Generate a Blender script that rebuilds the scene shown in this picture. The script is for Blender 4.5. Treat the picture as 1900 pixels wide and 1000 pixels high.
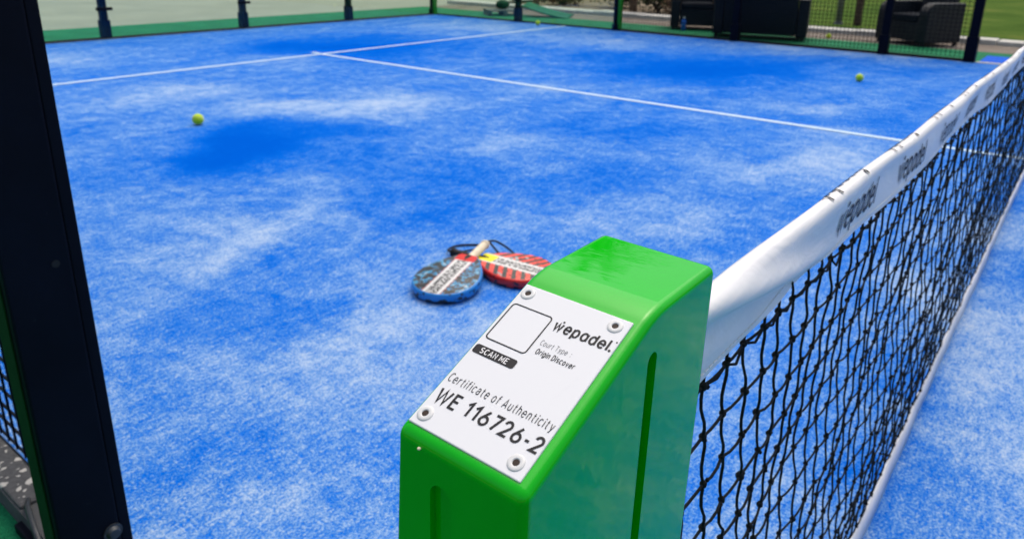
import bpy, bmesh, math, random
import numpy as np
from mathutils import Vector, Matrix

random.seed(7)
rng = np.random.default_rng(7)
for o in list(bpy.data.objects):
    bpy.data.objects.remove(o, do_unlink=True)
scene = bpy.context.scene
COL = scene.collection
R = math.radians
PI = math.pi

# ------------------------------------------------------------------ camera
CAM = Vector((-0.47104, -0.20134, 1.18169))
YAW, PITCH, ROLL = 0.64904, 0.311656, 0.0189476
fwd = Vector((math.cos(PITCH) * math.cos(YAW), math.cos(PITCH) * math.sin(YAW), -math.sin(PITCH)))
rt0 = fwd.cross(Vector((0, 0, 1))).normalized()
up0 = rt0.cross(fwd)
rt = math.cos(ROLL) * rt0 + math.sin(ROLL) * up0
up = -math.sin(ROLL) * rt0 + math.cos(ROLL) * up0
cam_d = bpy.data.cameras.new('camera')
cam = bpy.data.objects.new('camera', cam_d)
COL.objects.link(cam)
M = Matrix(((rt.x, up.x, -fwd.x, CAM.x), (rt.y, up.y, -fwd.y, CAM.y), (rt.z, up.z, -fwd.z, CAM.z), (0, 0, 0, 1)))
cam.matrix_world = M
cam_d.sensor_width = 36
cam_d.sensor_fit = 'HORIZONTAL'
cam_d.lens = 36 * 1377.06 / 1900
cam_d.shift_x = (950 - 973.03) / 1900
cam_d.shift_y = (353.87 - 500) / 1900
cam_d.clip_start = 0.02
cam_d.clip_end = 1500
cam_d.dof.use_dof = True
cam_d.dof.focus_distance = 0.47
cam_d.dof.aperture_fstop = 14.5
scene.camera = cam

# ------------------------------------------------------------------ world, sun, exposure
SUN_EL, SUN_AZ = R(66), R(14)          # azimuth measured from +x towards +y
w = bpy.data.worlds.new('World')
scene.world = w
w.use_nodes = True
nt = w.node_tree
sky = nt.nodes.new('ShaderNodeTexSky')
sky.sky_type = 'NISHITA'
sky.sun_disc = False
sky.sun_elevation = SUN_EL
sky.sun_rotation = R(90) - SUN_AZ
sky.dust_density = 8.0
sky.air_density = 1.3
sky.ozone_density = 2.2
bg = nt.nodes['Background']
bg.inputs['Strength'].default_value = 0.15
nt.links.new(sky.outputs[0], bg.inputs['Color'])
sun_d = bpy.data.lights.new('sun', 'SUN')
sun_d.energy = 0.7
sun_d.angle = R(70)
sun_d.color = (1.0, 0.95, 0.86)
sun = bpy.data.objects.new('sun', sun_d)
COL.objects.link(sun)
sdir = Vector((math.cos(SUN_EL) * math.cos(SUN_AZ), math.cos(SUN_EL) * math.sin(SUN_AZ), math.sin(SUN_EL)))
sun.rotation_euler = sdir.to_track_quat('Z', 'Y').to_euler()
vs = scene.view_settings
vs.view_transform = 'Standard'
vs.look = 'None'
vs.exposure = 0.20
vs.gamma = 1.0
vs.use_curve_mapping = False


# ------------------------------------------------------------------ helpers
class MB:
    def __init__(s):
        s.v, s.f, s.m = [], [], []
        s.mi = 0

    def add(s, vs_, fs):
        b = len(s.v)
        s.v.extend([tuple(p) for p in vs_])
        for f in fs:
            s.f.append(tuple(b + i for i in f))
            s.m.append(s.mi)
        return s

    def box(s, lo, hi):
        x0, y0, z0 = lo
        x1, y1, z1 = hi
        return s.add([(x0, y0, z0), (x1, y0, z0), (x1, y1, z0), (x0, y1, z0), (x0, y0, z1), (x1, y0, z1), (x1, y1, z1), (x0, y1, z1)],
                     [(0, 3, 2, 1), (4, 5, 6, 7), (0, 1, 5, 4), (1, 2, 6, 5), (2, 3, 7, 6), (3, 0, 4, 7)])

    def tube(s, pts, r, n=6, cap=True):
        P = np.asarray(pts, float)
        k = len(P)
        rr = np.full(k, r) if np.isscalar(r) else np.asarray(r, float)
        T = np.gradient(P, axis=0)
        T /= np.linalg.norm(T, axis=1)[:, None] + 1e-12
        ref = np.array([0, 0, 1.]) if abs(T[0][2]) < .9 else np.array([1., 0, 0])
        vs_ = []
        for i in range(k):
            a = np.cross(T[i], ref)
            a /= np.linalg.norm(a) + 1e-12
            b = np.cross(a, T[i])
            ref = b
            for j in range(n):
                t = 2 * PI * j / n
                vs_.append(P[i] + rr[i] * (math.cos(t) * a + math.sin(t) * b))
        fs = [(i * n + j, i * n + (j + 1) % n, (i + 1) * n + (j + 1) % n, (i + 1) * n + j) for i in range(k - 1) for j in range(n)]
        if cap:
            fs += [tuple(range(n - 1, -1, -1)), tuple((k - 1) * n + j for j in range(n))]
        return s.add(vs_, fs)

    def ball(s, c, r, nu=10, nv=6, sc=(1, 1, 1)):
        c = np.asarray(c, float)
        vs_ = [c + np.array([0, 0, r * sc[2]])]
        for i in range(1, nv):
            t = PI * i / nv
            for j in range(nu):
                p = 2 * PI * j / nu
                vs_.append(c + r * np.array([sc[0] * math.sin(t) * math.cos(p), sc[1] * math.sin(t) * math.sin(p), sc[2] * math.cos(t)]))
        vs_.append(c - np.array([0, 0, r * sc[2]]))
        fs = [(0, 1 + j, 1 + (j + 1) % nu) for j in range(nu)]
        for i in range(nv - 2):
            for j in range(nu):
                a = 1 + i * nu
                fs.append((a + j, a + nu + j, a + nu + (j + 1) % nu, a + (j + 1) % nu))
        e = len(vs_) - 1
        a = 1 + (nv - 2) * nu
        fs += [(e, a + (j + 1) % nu, a + j) for j in range(nu)]
        return s.add(vs_, fs)

    def disc(s, c, ax, r, h, n=24, r2=None):
        """short cylinder from c along ax by h (r2 = top radius)"""
        c = Vector(c)
        ax = Vector(ax).normalized()
        a = ax.orthogonal().normalized()
        b = ax.cross(a)
        r2 = r if r2 is None else r2
        vs_ = [c + r * (math.cos(2 * PI * j / n) * a + math.sin(2 * PI * j / n) * b) for j in range(n)]
        vs_ += [c + ax * h + r2 * (math.cos(2 * PI * j / n) * a + math.sin(2 * PI * j / n) * b) for j in range(n)]
        fs = [(j, (j + 1) % n, n + (j + 1) % n, n + j) for j in range(n)]
        fs += [tuple(range(n - 1, -1, -1)), tuple(n + j for j in range(n))]
        return s.add(vs_, fs)

    def grid(s, fn, us, vs2):
        pts = [fn(u, v) for u in us for v in vs2]
        nv = len(vs2)
        return s.add(pts, [(i * nv + j, (i + 1) * nv + j, (i + 1) * nv + j + 1, i * nv + j + 1) for i in range(len(us) - 1) for j in range(nv - 1)])

    def mesh(s, name, mats, smooth=False, angle=None):
        me = bpy.data.meshes.new(name)
        me.from_pydata([tuple(map(float, p)) for p in s.v], [], s.f)
        if not isinstance(mats, (list, tuple)):
            mats = [mats]
        for m in mats:
            me.materials.append(m)
        if len(mats) > 1:
            me.polygons.foreach_set('material_index', s.m)
        if smooth:
            me.polygons.foreach_set('use_smooth', [True] * len(me.polygons))
            if angle:
                me.set_sharp_from_angle(angle=R(angle))
        me.update()
        return me

    def build(s, name, mats, parent=None, smooth=False, angle=None, bevel=0, seg=2):
        o = bpy.data.objects.new(name, s.mesh(name, mats, smooth, angle))
        COL.objects.link(o)
        o.parent = parent
        if bevel:
            b = o.modifiers.new('bevel', 'BEVEL')
            b.width = bevel
            b.segments = seg
            b.limit_method = 'ANGLE'
        return o


def tag(o, label=None, cat=None, group=None, kind=None):
    if label: o['label'] = label
    if cat: o['category'] = cat
    if group: o['group'] = group
    if kind: o['kind'] = kind
    return o


def thing(name, label, cat, loc=(0, 0, 0), rz=0, group=None):
    o = bpy.data.objects.new(name, None)
    COL.objects.link(o)
    o.location = loc
    o.rotation_euler = (0, 0, rz)
    o.empty_display_size = .1
    return tag(o, label, cat, group)


def copy_tree(o, parent=None):
    c = o.copy()
    COL.objects.link(c)
    if parent is not None:
        c.parent = parent
    for ch in [x for x in bpy.data.objects if x.parent == o]:
        copy_tree(ch, c)
    return c


# ------------------------------------------------------------------ materials
def new_mat(name):
    m = bpy.data.materials.new(name)
    m.use_nodes = True
    n = m.node_tree
    return m, n, n.nodes['Principled BSDF']


class G:
    """little node-graph helper"""
    def __init__(s, n):
        s.n = n

    def node(s, t, **kw):
        x = s.n.nodes.new(t)
        for k, v in kw.items():
            setattr(x, k, v)
        return x

    def L(s, a, b):
        s.n.links.new(a, b)

    def inp(s, sock, v):
        if hasattr(v, 'is_output') or isinstance(v, bpy.types.NodeSocket):
            s.L(v, sock)
        else:
            sock.default_value = v

    def math(s, op, a, b=0.0, c=None, clamp=False):
        x = s.node('ShaderNodeMath', operation=op, use_clamp=clamp)
        s.inp(x.inputs[0], a)
        s.inp(x.inputs[1], b)
        if c is not None: s.inp(x.inputs[2], c)
        return x.outputs[0]

    def noise(s, vec, scale, detail=4, rough=.55, dist=0.0):
        x = s.node('ShaderNodeTexNoise')
        if vec is not None: s.L(vec, x.inputs['Vector'])
        x.inputs['Scale'].default_value = scale
        x.inputs['Detail'].default_value = detail
        x.inputs['Roughness'].default_value = rough
        x.inputs['Distortion'].default_value = dist
        return x.outputs['Fac']

    def mix(s, f, a, b):
        x = s.node('ShaderNodeMix', data_type='RGBA')
        s.inp(x.inputs[0], f)
        for sock, v in ((x.inputs[6], a), (x.inputs[7], b)):
            if isinstance(v, (tuple, list)):
                sock.default_value = (*v[:3], 1)
            else:
                s.L(v, sock)
        return x.outputs[2]

    def ramp(s, f, stops, interp='LINEAR'):
        x = s.node('ShaderNodeValToRGB')
        x.color_ramp.interpolation = interp
        e = x.color_ramp.elements
        while len(e) < len(stops): e.new(.5)
        for el, (p, c) in zip(e, stops):
            el.position = p
            el.color = (*c[:3], 1) if not np.isscalar(c) else (c, c, c, 1)
        s.L(f, x.inputs[0])
        return x.outputs[0]

    def step(s, v, lo, hi):
        x = s.node('ShaderNodeMapRange', interpolation_type='SMOOTHSTEP')
        s.inp(x.inputs[0], v)
        x.inputs[1].default_value = lo
        x.inputs[2].default_value = hi
        return x.outputs[0]

    def obj(s):
        return s.node('ShaderNodeTexCoord').outputs['Object']

    def bump(s, h, strength, dist, normal=None):
        x = s.node('ShaderNodeBump')
        x.inputs['Strength'].default_value = strength
        x.inputs['Distance'].default_value = dist
        s.L(h, x.inputs['Height'])
        if normal is not None: s.L(normal, x.inputs['Normal'])
        return x.outputs[0]

    def sep(s, vec):
        x = s.node('ShaderNodeSeparateXYZ')
        s.L(vec, x.inputs[0])
        return x.outputs

    def scaled(s, vec, sc):
        x = s.node('ShaderNodeMapping')
        x.inputs['Scale'].default_value = sc
        s.L(vec, x.inputs[0])
        return x.outputs[0]


def simple(name, col, rough=.5, spec=.5, var=.15, scale=20, bump=0, bscale=200, metal=0, coat=0):
    m, n, b = new_mat(name)
    g = G(n)
    o = g.obj()
    f = g.noise(o, scale, 5)
    c2 = tuple(c * (1 - var) for c in col)
    c3 = tuple(min(1, c * (1 + var)) for c in col)
    g.L(g.ramp(f, [(.3, c2), (.7, c3)]), b.inputs['Base Color'])
    b.inputs['Roughness'].default_value = rough
    b.inputs['Specular IOR Level'].default_value = spec
    b.inputs['Metallic'].default_value = metal
    b.inputs['Coat Weight'].default_value = coat
    if bump:
        g.L(g.bump(g.noise(o, bscale, 3), bump, .002), b.inputs['Normal'])
    return m


# court turf: blue fibre with brushed sand
def court_mat():
    m, n, b = new_mat('blue_turf')
    g = G(n)
    o = g.obj()
    at = g.node('ShaderNodeAttribute', attribute_name='sand').outputs['Fac']
    st = g.scaled(o, (.8, 1.25, 1))
    n1 = g.noise(st, 2.1, 9, .72, .5)
    n2 = g.noise(g.scaled(o, (1.3, .8, 1)), 9, 7, .72, .5)
    rot = g.node('ShaderNodeMapping')
    rot.inputs['Rotation'].default_value = (0, 0, .9)
    rot.inputs['Scale'].default_value = (1, 3.2, 1)
    g.L(o, rot.inputs[0])
    n3 = g.noise(rot.outputs[0], 17, 5, .7)
    s = g.math('ADD', at, g.math('MULTIPLY_ADD', n1, 1.0, -.50))
    s = g.math('ADD', s, g.math('MULTIPLY_ADD', n2, 1.0, -.50))
    s = g.math('ADD', s, g.math('MULTIPLY_ADD', n3, .95, -.475))
    fine = g.noise(o, 170, 3, .7)
    fine2 = g.noise(o, 75, 3, .7)
    s2 = g.math('ADD', s, g.math('MULTIPLY_ADD', fine, 2.0, -1.0))
    s2 = g.math('ADD', s2, g.math('MULTIPLY_ADD', fine2, 1.05, -.525))
    col = g.ramp(g.step(s2, -.25, 1.45), [(0, (.0005, .095, .56)), (.30, (.002, .135, .64)), (.52, (.070, .235, .63)), (.75, (.23, .385, .67)), (1, (.48, .58, .72))])
    g.L(col, b.inputs['Base Color'])
    b.inputs['Roughness'].default_value = .95
    b.inputs['Specular IOR Level'].default_value = 0
    h = g.math('ADD', g.math('MULTIPLY', fine, 1.0), g.math('MULTIPLY', fine2, .6))
    g.L(g.bump(h, .7, .006), b.inputs['Normal'])
    return m


def turf_mat(name, c0, c1, c2, scale=230):
    m, n, b = new_mat(name)
    g = G(n)
    o = g.obj()
    f = g.math('ADD', g.math('MULTIPLY', g.noise(o, scale, 3, .7), .75), g.math('MULTIPLY', g.noise(o, 3, 5, .6), .4))
    g.L(g.ramp(f, [(.36, c0), (.58, c1), (.78, c2)]), b.inputs['Base Color'])
    b.inputs['Roughness'].default_value = .9
    b.inputs['Specular IOR Level'].default_value = .2
    g.L(g.bump(g.noise(o, scale, 2), .7, .006), b.inputs['Normal'])
    return m


def green_plastic():
    m, n, b = new_mat('green_plastic')
    g = G(n)
    o = g.obj()
    f = g.noise(o, 14, 4, .6)
    g.L(g.ramp(f, [(.3, (.001, .43, .003)), (.7, (.0015, .47, .004))]), b.inputs['Base Color'])
    g.L(g.ramp(g.noise(g.scaled(o, (1, 1, .4)), 40, 6, .7, 1), [(.35, .02), (.75, .055)]), b.inputs['Roughness'])
    b.inputs['Specular IOR Level'].default_value = .38
    a = g.bump(g.noise(g.scaled(o, (1.6, .5, 1)), 60, 2, .5), .07, .0018)
    a = g.bump(g.noise(o, 900, 2, .5), .012, .0004, a)
    g.L(a, b.inputs['Normal'])
    return m


def glass_mat():
    m = bpy.data.materials.new('clear_glass')
    m.use_nodes = True
    n = m.node_tree
    n.nodes.clear()
    g = G(n)
    out = g.node('ShaderNodeOutputMaterial')
    tr = g.node('ShaderNodeBsdfTransparent')
    tr.inputs[0].default_value = (.88, .965, .91, 1)
    gl = g.node('ShaderNodeBsdfGlossy')
    gl.inputs['Roughness'].default_value = .02
    gl.inputs['Color'].default_value = (.9, 1, .95, 1)
    fr = g.node('ShaderNodeFresnel')
    fr.inputs[0].default_value = 1.5
    mx = g.node('ShaderNodeMixShader')
    bf = g.node('ShaderNodeNewGeometry').outputs['Backfacing']
    g.L(g.math('MULTIPLY', fr.outputs[0], g.math('SUBTRACT', 1.0, bf)), mx.inputs[0])
    g.L(tr.outputs[0], mx.inputs[1])
    g.L(gl.outputs[0], mx.inputs[2])
    g.L(mx.outputs[0], out.inputs[0])
    return m


def wicker_mat():
    m, n, b = new_mat('dark_wicker')
    g = G(n)
    o = g.obj()
    wv = g.node('ShaderNodeTexWave', wave_type='BANDS', bands_direction='Z')
    wv.inputs['Scale'].default_value = 22
    wv.inputs['Distortion'].default_value = 1.5
    g.L(o, wv.inputs['Vector'])
    wx = g.node('ShaderNodeTexWave', wave_type='BANDS', bands_direction='DIAGONAL')
    wx.inputs['Scale'].default_value = 12
    g.L(o, wx.inputs['Vector'])
    h = g.math('MULTIPLY', wv.outputs['Fac'], wx.outputs['Fac'])
    g.L(g.ramp(h, [(0, (.0015, .004, .0065)), (1, (.006, .012, .018))]), b.inputs['Base Color'])
    b.inputs['Roughness'].default_value = .5
    b.inputs['Specular IOR Level'].default_value = .3
    g.L(g.bump(h, .6, .006), b.inputs['Normal'])
    return m


def spotted_steel():
    m, n, b = new_mat('spotted_grey_concrete')
    g = G(n)
    o = g.obj()
    v = g.noise(o, 30, 2, .4, .2)
    v2 = g.noise(o, 75, 1, .4, .1)
    sp = g.math('MAXIMUM', g.step(v, .60, .64), g.step(v2, .66, .70))
    base = g.ramp(g.noise(o, 120, 4), [(.3, (.045, .047, .05)), (.7, (.085, .087, .09))])
    g.L(g.mix(sp, base, (.50, .49, .45)), b.inputs['Base Color'])
    b.inputs['Roughness'].default_value = .7
    g.L(g.bump(sp, .3, .001), b.inputs['Normal'])
    return m


def navy_metal():
    m, n, b = new_mat('dark_navy_metal')
    g = G(n)
    o = g.obj()
    sc = g.step(g.noise(g.scaled(o, (1, 1, .35)), 30, 6, .7, 2), .66, .74)
    base = g.ramp(g.noise(o, 9, 4), [(.3, (.0012, .0022, .007)), (.7, (.0024, .0038, .011))])
    g.L(g.mix(g.math('MULTIPLY', sc, .35), base, (.03, .035, .045)), b.inputs['Base Color'])
    b.inputs['Roughness'].default_value = .55
    b.inputs['Specular IOR Level'].default_value = .10
    g.L(g.bump(g.noise(o, 500, 2), .05, .0005), b.inputs['Normal'])
    return m


def vinyl():
    m, n, b = new_mat('white_vinyl')
    g = G(n)
    o = g.obj()
    f = g.noise(o, 9, 5, .6)
    dirt = g.step(g.noise(g.scaled(o, (.6, 1, 3)), 18, 5, .7, 1), .62, .80)
    base = g.ramp(f, [(.3, (.76, .77, .79)), (.7, (.83, .83, .83))])
    g.L(g.mix(g.math('MULTIPLY', dirt, .18), base, (.45, .47, .50)), b.inputs['Base Color'])
    b.inputs['Roughness'].default_value = .5
    b.inputs['Specular IOR Level'].default_value = .35
    a = g.bump(g.noise(g.scaled(o, (.5, 1, 1.4)), 20, 4, .55, .9), .4, .005)
    a = g.bump(g.noise(o, 700, 2), .06, .0005, a)
    g.L(a, b.inputs['Normal'])
    return m


def plate_mat():
    m, n, b = new_mat('white_sign_plate')
    g = G(n)
    o = g.obj()
    d = g.step(g.noise(g.scaled(o, (1, .5, 1)), 60, 5, .7, 1), .60, .82)
    g.L(g.mix(g.math('MULTIPLY', d, .10), (.74, .755, .77), (.5, .52, .56)), b.inputs['Base Color'])
    b.inputs['Roughness'].default_value = .5
    b.inputs['Specular IOR Level'].default_value = .2
    g.L(g.bump(g.noise(o, 800, 2), .03, .0004), b.inputs['Normal'])
    return m


def racket_face(kind):
    """printed face: white lettered stripe down the middle, camouflage or slanted bars beside it, punched dots"""
    m, n, b = new_mat(kind + '_racket_print')
    g = G(n)
    o = g.obj()
    x, y, z = g.sep(o)
    ay = g.math('ABSOLUTE', y)
    # letter-like dark marks in the stripe
    rows = g.scaled(o, (120, 95, 0))
    mk = g.step(g.noise(rows, 1.0, 2, .6, .2), .46, .52)
    gap = g.step(g.math('ABSOLUTE', g.math('SUBTRACT', ay, .0)), .020, .024)
    letters = g.math('MULTIPLY', mk, g.math('SUBTRACT', 1.0, gap))
    stripe = g.math('SUBTRACT', 1.0, g.step(ay, .034, .036))
    white = g.mix(g.math('MULTIPLY', letters, .9), (.70, .70, .68), (.03, .033, .036))
    if kind == 'blue':
        c = g.noise(g.scaled(o, (1, 1, 0)), 26, 4, .7, .6)
        camo = g.ramp(c, [(0, (.03, .035, .04)), (.46, (.09, .09, .085)), (.52, (.02, .20, .42)), (.57, (.10, .38, .58)), (.61, (.5, .5, .48))], 'CONSTANT')
    else:
        fr = g.math('FRACT', g.math('DIVIDE', g.math('MULTIPLY_ADD', ay, .55, x), .040))
        bar = g.step(fr, .50, .56)
        camo = g.mix(bar, (.86, .09, .065), (.06, .065, .06))
        c = g.step(g.noise(g.scaled(o, (1, 1, 0)), 15, 2, .5, .6), .62, .64)
        camo = g.mix(c, camo, (.36, .38, .38))
    # punched holes
    fx = g.math('SUBTRACT', g.math('FRACT', g.math('DIVIDE', x, .026)), .5)
    fy = g.math('SUBTRACT', g.math('FRACT', g.math('DIVIDE', y, .026)), .5)
    rr = g.math('ADD', g.math('MULTIPLY', fx, fx), g.math('MULTIPLY', fy, fy))
    hole = g.math('SUBTRACT', 1.0, g.step(rr, .035, .05))
    inner = g.math('SUBTRACT', 1.0, g.step(g.math('ADD', g.math('POWER', g.math('SUBTRACT', x, .125), 2.0), g.math('POWER', y, 2.0)), .0095, .0102))
    pin = g.math('MULTIPLY', g.step(ay, .035, .036), g.math('SUBTRACT', 1.0, g.step(ay, .0385, .0395)))
    camo = g.mix(g.math('MULTIPLY', pin, .8), camo, (.55, .10, .10) if kind == 'blue' else (.75, .72, .70))
    col = g.mix(stripe, camo, white)
    col = g.mix(g.math('MULTIPLY', g.math('MULTIPLY', hole, inner), .75), col, (.02, .02, .02))
    if kind == 'red':
        ye = g.math('MULTIPLY', g.step(x, .243, .245), g.math('SUBTRACT', 1.0, g.step(ay, .030, .032)))
        col = g.mix(ye, col, (.85, .78, .02))
    else:
        ye = g.math('MULTIPLY', g.step(x, .262, .264), g.math('SUBTRACT', 1.0, g.step(ay, .040, .042)))
        col = g.mix(ye, col, (.62, .02, .015))
    g.L(col, b.inputs['Base Color'])
    b.inputs['Roughness'].default_value = .45
    b.inputs['Specular IOR Level'].default_value = .3
    return m


def racket_edge(kind):
    m, n, b = new_mat(kind + '_racket_edge')
    g = G(n)
    o = g.obj()
    x, y, z = g.sep(o)
    ang = g.math('ARCTAN2', y, g.math('SUBTRACT', x, .13))
    f = g.noise(g.node('ShaderNodeCombineXYZ').outputs[0], 1)
    cmb = g.node('ShaderNodeCombineXYZ')
    g.L(g.math('MULTIPLY', ang, 2.6), cmb.inputs[0])
    g.L(g.math('MULTIPLY', z, 30.0), cmb.inputs[1])
    f = g.step(g.math('MULTIPLY_ADD', z, -5.0, g.noise(cmb.outputs[0], 1.6, 3, .6)), .52, .57)
    c = {'blue': (.01, .22, .62), 'red': (.72, .02, .012)}[kind]
    g.L(g.mix(f, c, (.012, .013, .018)), b.inputs['Base Color'])
    b.inputs['Roughness'].default_value = .3
    b.inputs['Coat Weight'].default_value = .15
    return m


def ball_mat():
    m, n, b = new_mat('tennis_felt')
    g = G(n)
    o = g.obj()
    f = g.noise(o, 160, 4, .7)
    g.L(g.ramp(f, [(.3, (.50, .72, .012)), (.7, (.66, .85, .03))]), b.inputs['Base Color'])
    b.inputs['Roughness'].default_value = 1
    b.inputs['Sheen Weight'].default_value = .4
    b.inputs['Specular IOR Level'].default_value = .1
    g.L(g.bump(f, .8, .003), b.inputs['Normal'])
    return m


def ground_mat(name, stops, scale, scale2, bump=.5, rough=.95):
    m, n, b = new_mat(name)
    g = G(n)
    o = g.obj()
    f = g.math('ADD', g.math('MULTIPLY', g.noise(o, scale, 6, .62, .4), .6), g.math('MULTIPLY', g.noise(o, scale2, 4, .7), .4))
    g.L(g.ramp(f, stops), b.inputs['Base Color'])
    b.inputs['Roughness'].default_value = rough
    b.inputs['Specular IOR Level'].default_value = .02
    g.L(g.bump(g.noise(o, scale2, 3), bump, .01), b.inputs['Normal'])
    return m


MAT = dict(
    court=court_mat(),
    line=ground_mat('white_turf_line', [(.3, (.40, .60, .84)), (.6, (.62, .76, .86))], 40, 260, .15),
    green=turf_mat('green_turf', (.002, .075, .030), (.006, .17, .070), (.015, .26, .11)),
    blue2=turf_mat('plain_blue_turf', (.002, .07, .55), (.004, .11, .68), (.02, .18, .72)),
    plastic=green_plastic(), glass=glass_mat(), wicker=wicker_mat(), spotted=spotted_steel(), navy=navy_metal(),
    vinyl=vinyl(), plate=plate_mat(), ball=ball_mat(),
    black=simple('black_print', (.012, .012, .014), .5, .3),
    grey_print=simple('grey_print', (.13, .13, .14), .5, .3),
    band_print=simple('charcoal_band_print', (.014, .015, .018), .6, .3),
    white_print=simple('white_print', (.8, .8, .8), .5, .3, .03),
    washer=simple('white_nylon', (.66, .67, .66), .4, .4, .05),
    dark_hole=simple('rusty_screw_recess', (.035, .022, .016), .6, .3, .4, 500),
    cord=simple('black_cord', (.006, .008, .010), .85, .2, .4, 300, .6, 900),
    tape=simple('white_webbing', (.78, .79, .81), .7, .3, .06, 40, .4, 900),
    thread=simple('white_thread', (.70, .72, .76), .8, .2),
    green_paint=simple('green_painted_steel', (.012, .25, .012), .4, .4, .1),
    dark_green=simple('dark_green_steel', (.004, .032, .008), .6, .1, .2),
    galv=simple('dull_bolt_steel', (.06, .065, .07), .45, .5, .3, 60, 0, 0, .6),
    concrete=ground_mat('pale_concrete', [(.3, (.25, .26, .22)), (.7, (.37, .375, .32))], .8, 40, .3),
    gravel=ground_mat('grey_brown_gravel', [(.3, (.14, .12, .10)), (.7, (.30, .26, .22))], 1.5, 45, .9),
    soil=ground_mat('brown_soil', [(.3, (.12, .095, .065)), (.7, (.30, .25, .18))], .7, 20, .9),
    lawn=ground_mat('dry_lawn', [(.36, (.034, .075, .010)), (.52, (.062, .115, .018)), (.70, (.15, .165, .04))], .6, 26, 1.0),
    kerb=simple('pale_kerb_concrete', (.52, .51, .47), .9, .2, .2, 12, .5, 60),
    base=simple('dark_base_concrete', (.10, .105, .11), .9, .2, .3, 8, .4, 60),
    trunk=simple('palm_bark', (.11, .075, .05), .95, .1, .4, 25, .8, 60),
    frond=simple('palm_leaf', (.035, .085, .018), .6, .3, .4, 5),
    leaf=simple('olive_leaf', (.055, .075, .02), .7, .3, .5, 4),
    dryleaf=simple('dry_brown_leaf', (.14, .085, .045), .8, .2, .4, 4),
    pole=simple('grey_pole_metal', (.22, .22, .23), .5, .5, .1),
    cushion=simple('charcoal_cushion', (.010, .013, .018), .9, .1, .2, 30, .3, 300),
    grip=simple('cream_grip_tape', (.80, .70, .52), .7, .3, .1, 40, .4, 200),
    rubber=simple('black_rubber', (.010, .010, .012), .6, .3),
    bottle=simple('blue_plastic', (.02, .14, .60), .25, .5, .05),
    bag=simple('dark_green_canvas', (.008, .06, .03), .9, .2, .3, 20, .6, 40),
    mat_green=simple('green_matting', (.02, .16, .09), .9, .2, .3, 20, .6, 90),
    pallet=simple('weathered_grey_board', (.16, .18, .17), .9, .2, .3, 12, .4, 80),
)

# ------------------------------------------------------------------ setting: ground sheets
def sheet(name, x0, x1, y0, y1, z, mat, nx=1, ny=1):
    mb = MB()
    mb.grid(lambda u, v: (u, v, z), list(np.linspace(x0, x1, nx + 1)), list(np.linspace(y0, y1, ny + 1)))
    return tag(mb.build(name, mat), kind='structure')


sheet('ground', -500, 500, -500, 500, -.080, MAT['soil'])
sheet('lawn', 12.9, 200, -60, 6.6, .030, MAT['lawn'])
sheet('concrete_paving', -30, 60, 11.69, 60, -.013, MAT['concrete'])
sheet('turf_surround', -6, -.076, -11.6, 12, -.050, MAT['green'])
sheet('turf_surround', 10.121, 11.42, -11.6, 11.70, -.009, MAT['green'])
sheet('turf_surround', -.070, 10.12, 10.121, 11.70, -.009, MAT['green'])
sheet('gravel_strip', 11.40, 12.6, -30, 11.68, -.013, MAT['gravel'])
mb = MB()
mb.box((-.075, -10.1, -.30), (10.12, 10.12, -.006))
tag(mb.build('court_foundation', MAT['base']), kind='structure')

# sand brushed over the turf: light drifts and bare blue patches where play has worn it
LIGHT = [(3.38, 4.17, 0.9), (3.13, 4.59, 0.7), (3.9, 4.1, 0.6), (2.7, 5.91, 0.9), (2.11, 5.86, 0.7), (5.04, 3.83, 0.6), (3.48, 1.34, 0.5), (4.39, 0.84, 0.7), (3.99, 1.11, 0.5), (2.69, 1.14, 0.35), (2.56, 1.42, 0.35), (0.86, 1.56, 0.25), (1.17, 1.55, 0.25), (0.86, 2.52, 0.4), (0.92, 3.01, 0.4), (1.25, 1.26, 0.25), (2.83, 8.56, 1.2), (2.1, -0.06, 0.3), (2.34, 0.14, 0.2), (1.53, -0.07, 0.12), (0.56, 1.53, 0.2), (0.7, 1.18, 0.15), (1.11, 2.59, 0.4), (1.48, 2.57, 0.3), (8.21, 5.44, 1.5), (9.68, 3.19, 1.2), (9.86, 1.88, 0.8), (8.94, 7.81, 2.0), (4.44, 6.95, 1.0), (5.75, 1.6, 0.6), (3.26, 2.74, 0.5), (2.3, -.1, .6), (1.7, -.45, .5), (3.3, .0, .6), (3.6, 4.45, .5), (2.9, 4.9, .5), (1.9, 2.9, .25), (4.9, 1.0, .4)]
DARK = [(1.89, 3.68, 0.75), (1.6, 3.5, 0.5), (2.45, 3.87, 0.6), (1.58, 3.85, 0.4), (7.09, 3.69, 1.3), (6.83, 2.87, 1.0), (7.98, 2.79, 0.8), (6.02, 7.13, 1.6), (5.27, 7.47, 1.2), (2.22, 2.79, 0.5), (2.32, 2.36, 0.4), (2.88, 1.87, 0.4), (0.78, 2.02, 0.2), (1.0, 1.86, 0.2), (0.27, 1.79, 0.2), (0.13, 1.25, 0.12), (1.77, 2.23, 0.35), (1.76, 0.1, 0.15), (2.08, -0.14, 0.2), (4.16, 2.45, 0.6), (5.28, 1.21, 0.6), (8.83, 2.57, 0.7), (7.55, 5.26, 1.0), (1.09, 2.25, 0.25), (0.47, 1.07, 0.1), (1.26, -0.07, 0.1), (1.84, 1.92, 0.3), (8.58, 1.6, 0.6), (0.27, 1.32, 0.1)]
xs = np.linspace(0, 10, 161)
ys = np.concatenate([np.linspace(-10, -1.2, 25), np.linspace(-1.1, 10, 178)])
mb = MB()
mb.grid(lambda u, v: (u, v, 0), list(xs), list(ys))
court = tag(mb.build('court', MAT['court']), kind='structure')
XX, YY = np.meshgrid(xs, ys, indexing='ij')
S = np.full(XX.shape, .53)
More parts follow.
